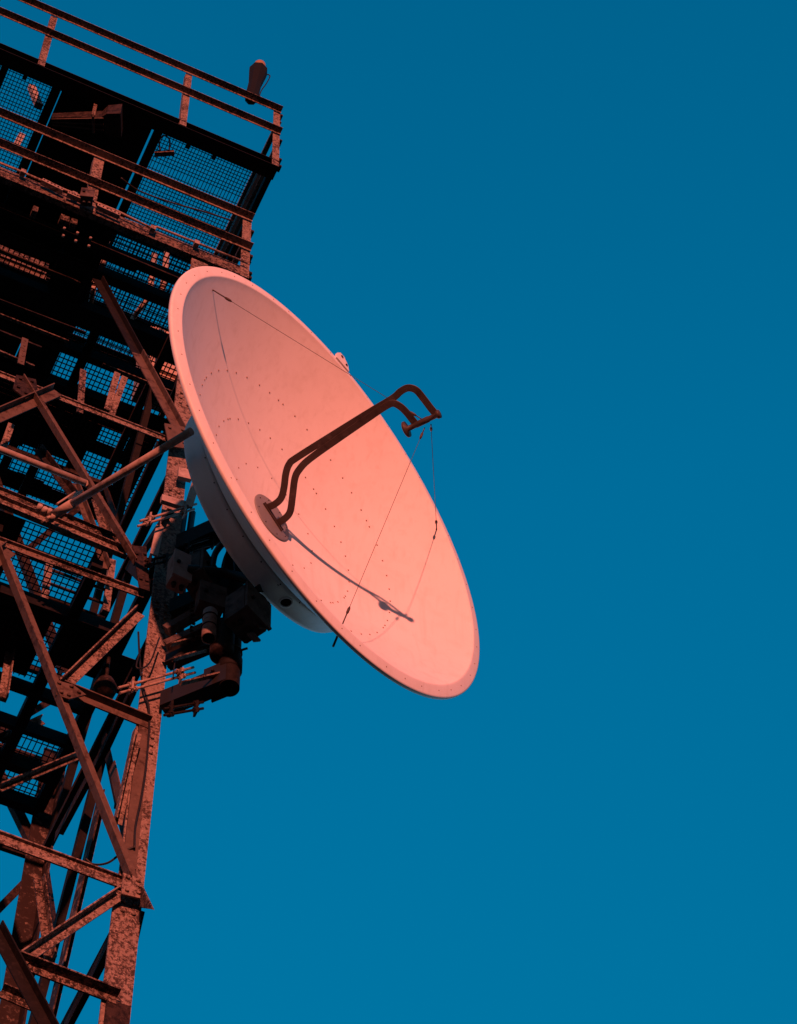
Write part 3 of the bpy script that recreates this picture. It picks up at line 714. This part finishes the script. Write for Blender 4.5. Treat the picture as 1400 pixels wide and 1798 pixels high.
# floodlamp under the upper platform
fz = z1-.30
fl = thing('flood_lamp', H(150, 215, fz), 'long tapered floodlamp slung beneath the upper platform plate', 'floodlamp')
pa, pb = H(92, 210, fz), H(214, 212, fz)
ax = (pb-pa).normalized(); sd = ax.cross(Z).normalized()
b = MB()
def sect(t, wv, hv): 
    c = pa.lerp(pb, t); return [c+sd*wv-Z*hv, c+sd*wv+Z*hv, c-sd*wv+Z*hv, c-sd*wv-Z*hv]
rings = [sect(0, .04, .05), sect(.72, .06, .07), sect(.80, .10, .10), sect(1.0, .11, .11)]
vs = [p for r in rings for p in r]
b.add(vs, [[i*4+k, i*4+(k+1) % 4, (i+1)*4+(k+1) % 4, (i+1)*4+k] for i in range(3) for k in range(4)] + [[0, 3, 2, 1], [12, 13, 14, 15]])
b.build('housing', 'dark', fl)
b = MB()
for k in (-.04, .0, .04): b.bar(pa+sd*k*.6-Z*.04, pa.lerp(pb, .75)+sd*k*1.3-Z*.075, Z, .035, .010)
b.build('cooling_fin', 'brown', fl)
b = MB(); c = pa.lerp(pb, .6); b.bar(c-sd*.07-Z*.06, c-sd*.07+Z*.28, U, .03, .01); b.bar(c+sd*.07-Z*.06, c+sd*.07+Z*.28, U, .03, .01); b.bar(c-sd*.075-Z*.09, c+sd*.075-Z*.09, Z, .02, .02); b.build('yoke', 'mottled', fl)
# hook bracket under the mesh
b = MB(); p = H(272, 270, z1-.12); e = H(306, 268, z1-.12); b.bar(p, e, Z, .04, .04)
lo_ = arc([H(281, 264, z1-.12), H(280, 246, z1-.1), H(289, 238, z1-.1), H(298, 246, z1-.1), H(297, 264, z1-.12)]); b.tube(lo_, .007, 6)
solo(b, 'pipe_hanger', 'mottled', p, 'rusty hanger stub with wire loop under the upper mesh floor', 'hanger')
# lit stubs seen through the left mesh
for (x0, y0, x1, y1, lb) in ((55, 152, 68, 185, 'flaking stub post seen through the upper mesh left of the plate'), (38, 238, 25, 262, 'short flaking stub under the upper mesh at the frame edge')):
    b = MB(); wq = L(H(x1, y1, z1+.10)).y; p = F(x0, y0, wq); e = F(x1, y1, wq); b.bar(p, e, W, .05, .055); b.box(e, U*.035, W*.03, Z*.012); solo(b, 'stub_post', 'strut', p, lb, 'post')
# slack cable below the upper mesh
cable([H(212, 312, z1-.2), H(245, 335, z1-.2), H(300, 355, z1-.2), H(360, 372, z1-.2), H(410, 388, z1-.2)], .008, 'slack black cable drooping under the upper mesh floor')
# conduit along the middle platform
cw = -.05
b = MB(); b.tube([F(-60, 262, cw), F(40, 302, cw), F(60, 311, cw), F(205, 370, cw), F(270, 402, cw), F(275, 398, cw), F(435, 462, cw)], .010, 8)
for x, y in ((40, 303), (130, 343), (268, 402), (345, 428)): b.box(F(x, y, cw), U*.02, W*.02, Z*.03)
solo(b, 'conduit', 'clamp', F(0, 286, cw), 'thin steel conduit running along the middle platform edge', 'conduit')
# ribbed connector blocks
for (x0, y0, x1, y1, lb) in ((73, 318, 110, 336, 'ribbed orange connector block left of the junction box'), (118, 340, 146, 352, 'stubby connector between ribbed block and junction box'), (170, 362, 210, 380, 'orange sleeve coupling on the conduit right of the junction box')):
    p = F(x0, y0, cw); e = F(x1, y1, cw); d = (e-p).normalized(); n_ = (e-p).length
    b = MB(); b.bar(p, e, W, .04, .045)
    for k in range(6): c = p+d*n_*(k+.5)/6-W*.02; b.cyl(c, c-W*.004, .007, 6, 1)
    solo(b, 'connector_block', ['clamp', 'void'], p, lb, 'connector', 'connectors on the middle platform conduit')
jb = obox('junction_box', F(153, 348, -.08), (CAM-O), .045, .035, .07, 'mount', 'small grey junction box on the middle platform rail post', 'junction box')
# cabinet standing above the middle mesh
def cab(u0, u1, w0, w1, h, label, mat='cabinet'):
    t = thing('equipment_cabinet', T((u0+u1)/2, (w0+w1)/2, z2+.02), label, 'cabinet')
    b = MB(); b.box(T((u0+u1)/2, (w0+w1)/2, z2+.05+h/2), U*(u1-u0)/2, W*(w1-w0)/2, Z*h/2); b.build('enclosure', mat, t)
    b = MB(); b.box(T((u0+u1)/2, w0-.012, z2+.06+h/2), U*((u1-u0)/2-.03), W*.010, Z*(h/2-.04)); b.build('door', mat, t)
    b = MB(); b.box(T(u1-.08, w0-.03, z2+.05+h/2), U*.01, W*.008, Z*.06); b.build('handle', 'dark', t)
cab(hx0+.05, hx1-.02, hw0+.16, hw0+.55, .9, 'dull cabinet glimpsed through the mesh hatch of the middle platform', 'mottled')
ca = L(H(255, 655, z2)); cb = L(H(316, 660, z2))
cab(ca.x, cb.x+.1, ca.y, ca.y+.3, .8, 'pale cabinet glimpsed through the mesh behind the dish rim')
for (x0, y0, x1, y1, lb) in ((165, 502, 158, 545, 'lit vertical pipe seen through the third mesh slot'), (262, 522, 232, 560, 'lit slanting pipe seen through the third mesh slot'), (182, 455, 179, 470, 'lit pipe end seen through the second mesh slot'), (286, 505, 282, 520, 'small lit bracket behind the second mesh slot near the dish')):
    b = MB(); p = H(x0, y0, z2+.04); e = H(x1, y1, z2+.04); b.tube([p-Z*.0, e], .022, 8); b.tube([p, p+Z*.8], .026, 8); solo(b, 'pipe', 'strut', p, lb, 'pipe')
# vertical hangers between the levels
for x0, y0, x1, y1, w_, mt_, lb in ((146, 650, 140, 725, .25, 'mottled', 'rusty hanger strap crossing the upper crossbeam'), (206, 655, 188, 720, .35, 'flaked', 'flaking perforated strip under the middle platform'), (219, 662, 196, 728, .36, 'flaked', 'second flaking perforated strip nearer the dish'), (44, 595, 36, 640, .2, 'brown', 'brown hanger plate above the bracing node'), (20, 745, 4, 790, .2, 'flaked', 'flaking hanger at the left edge above the bright tube')):
    b = MB(); p = F(x0, y0, w_); e = F(x1, y1, w_); b.bar(p, e, W, .012, .045)
    for k in range(5): c = p.lerp(e, (k+.5)/5); b.cyl(c-W*.012, c+W*.012, .009, 6)
    solo(b, 'hanger_strap', mt_, p, lb, 'hanger strap')
# bright horizontal tube in front of the landing
b = MB(); b.tube([F(-200, 710, -.06), F(150, 848, -.06)], .021, 12); b.tube([F(150, 848, -.06), F(156, 852, -.03)], .021, 12)
solo(b, 'handrail_tube', 'strut', F(0, 790, -.06), 'bright bare tube running level across the tower above the lower landing', 'tube')
# lamp head inside, lower
b = MB(); c = F(185, 1205, .7); b.lathe([(.001, -.09), (.06, -.085), (.075, -.02), (.05, .05), (.02, .07), (.001, .08)], c, U, W, Z, 20); b.cyl(c+Z*.1, c+Z*.35, .012, 8)
solo(b, 'bulkhead_lamp', 'dark', c, 'dark bulkhead lamp hanging inside the tower beside the short crossbeam', 'lamp')

# ------------------------------------------------------------------ light
SAZ, SEL = R(170.2), R(1.9)
SD = V((math.sin(SAZ)*math.cos(SEL), math.cos(SAZ)*math.cos(SEL), math.sin(SEL)))
sl = bpy.data.lights.new('sun', 'SUN'); sl.energy = 5.0; sl.angle = R(.9); sl.color = (1.0, .245, .165)
so = bpy.data.objects.new('sun', sl); col.objects.link(so); so.rotation_euler = SD.to_track_quat('Z', 'Y').to_euler(); so.location = (0, -20, 10)
wd = bpy.data.worlds.new('World'); sc.world = wd; wd.use_nodes = True
nt = wd.node_tree; bg = nt.nodes['Background']
sk = nt.nodes.new('ShaderNodeTexSky'); sk.sky_type = 'NISHITA'; sk.sun_disc = False
sk.sun_elevation = SEL; sk.sun_rotation = SAZ
mx = nt.nodes.new('ShaderNodeMix'); mx.data_type = 'RGBA'; mx.blend_type = 'MULTIPLY'; mx.inputs[0].default_value = 1
tc = nt.nodes.new('ShaderNodeTexCoord'); sx = nt.nodes.new('ShaderNodeSeparateXYZ'); cr = nt.nodes.new('ShaderNodeValToRGB')
nt.links.new(tc.outputs['Generated'], sx.inputs[0]); nt.links.new(sx.outputs['Z'], cr.inputs['Fac'])
el = cr.color_ramp.elements
el[0].position = 0.0; el[0].color = (.13, .065, .055, 1)
el[1].position = 0.95; el[1].color = (0, 1.60, 2.72, 1)
for p_, c_ in ((.30, (.08, .15, .21, 1)), (.58, (.05, .69, 1.14, 1)), (.72, (0, 1.36, 2.27, 1)), (.86, (0, 1.61, 2.72, 1))):
    e_ = el.new(p_); e_.color = c_
# low sky: warm towards the sun, blue on the far side
dt = nt.nodes.new('ShaderNodeVectorMath'); dt.operation = 'DOT_PRODUCT'; nt.links.new(tc.outputs['Generated'], dt.inputs[0])
dt.inputs[1].default_value = (-math.sin(SAZ), -math.cos(SAZ), 0)
mp = nt.nodes.new('ShaderNodeMapRange'); mp.inputs['From Min'].default_value = -.6; mp.inputs['From Max'].default_value = .5; nt.links.new(dt.outputs['Value'], mp.inputs['Value'])
c2 = nt.nodes.new('ShaderNodeValToRGB'); nt.links.new(sx.outputs['Z'], c2.inputs['Fac']); e2_ = c2.color_ramp.elements
e2_[0].position = 0; e2_[0].color = (.45, .40, .50, 1); e2_[1].position = .72; e2_[1].color = (0, 1.36, 2.27, 1)
e_ = e2_.new(.4); e_.color = (2.0, 3.3, 5.2, 1); e_ = e2_.new(.86); e_.color = (0, 1.61, 2.72, 1); e_ = e2_.new(.95); e_.color = (0, 1.60, 2.72, 1)
m2 = nt.nodes.new('ShaderNodeMix'); m2.data_type = 'RGBA'; nt.links.new(mp.outputs[0], m2.inputs[0]); nt.links.new(cr.outputs['Color'], m2.inputs[6]); nt.links.new(c2.outputs['Color'], m2.inputs[7])
nt.links.new(m2.outputs[2], mx.inputs[7])
nt.links.new(sk.outputs[0], mx.inputs[6]); nt.links.new(mx.outputs[2], bg.inputs['Color'])
bg.inputs['Strength'].default_value = 0.15
vs_ = sc.view_settings; vs_.view_transform = 'Standard'; vs_.look = 'None'; vs_.exposure = 0.5; vs_.gamma = 1
sc.cycles.max_bounces = 6
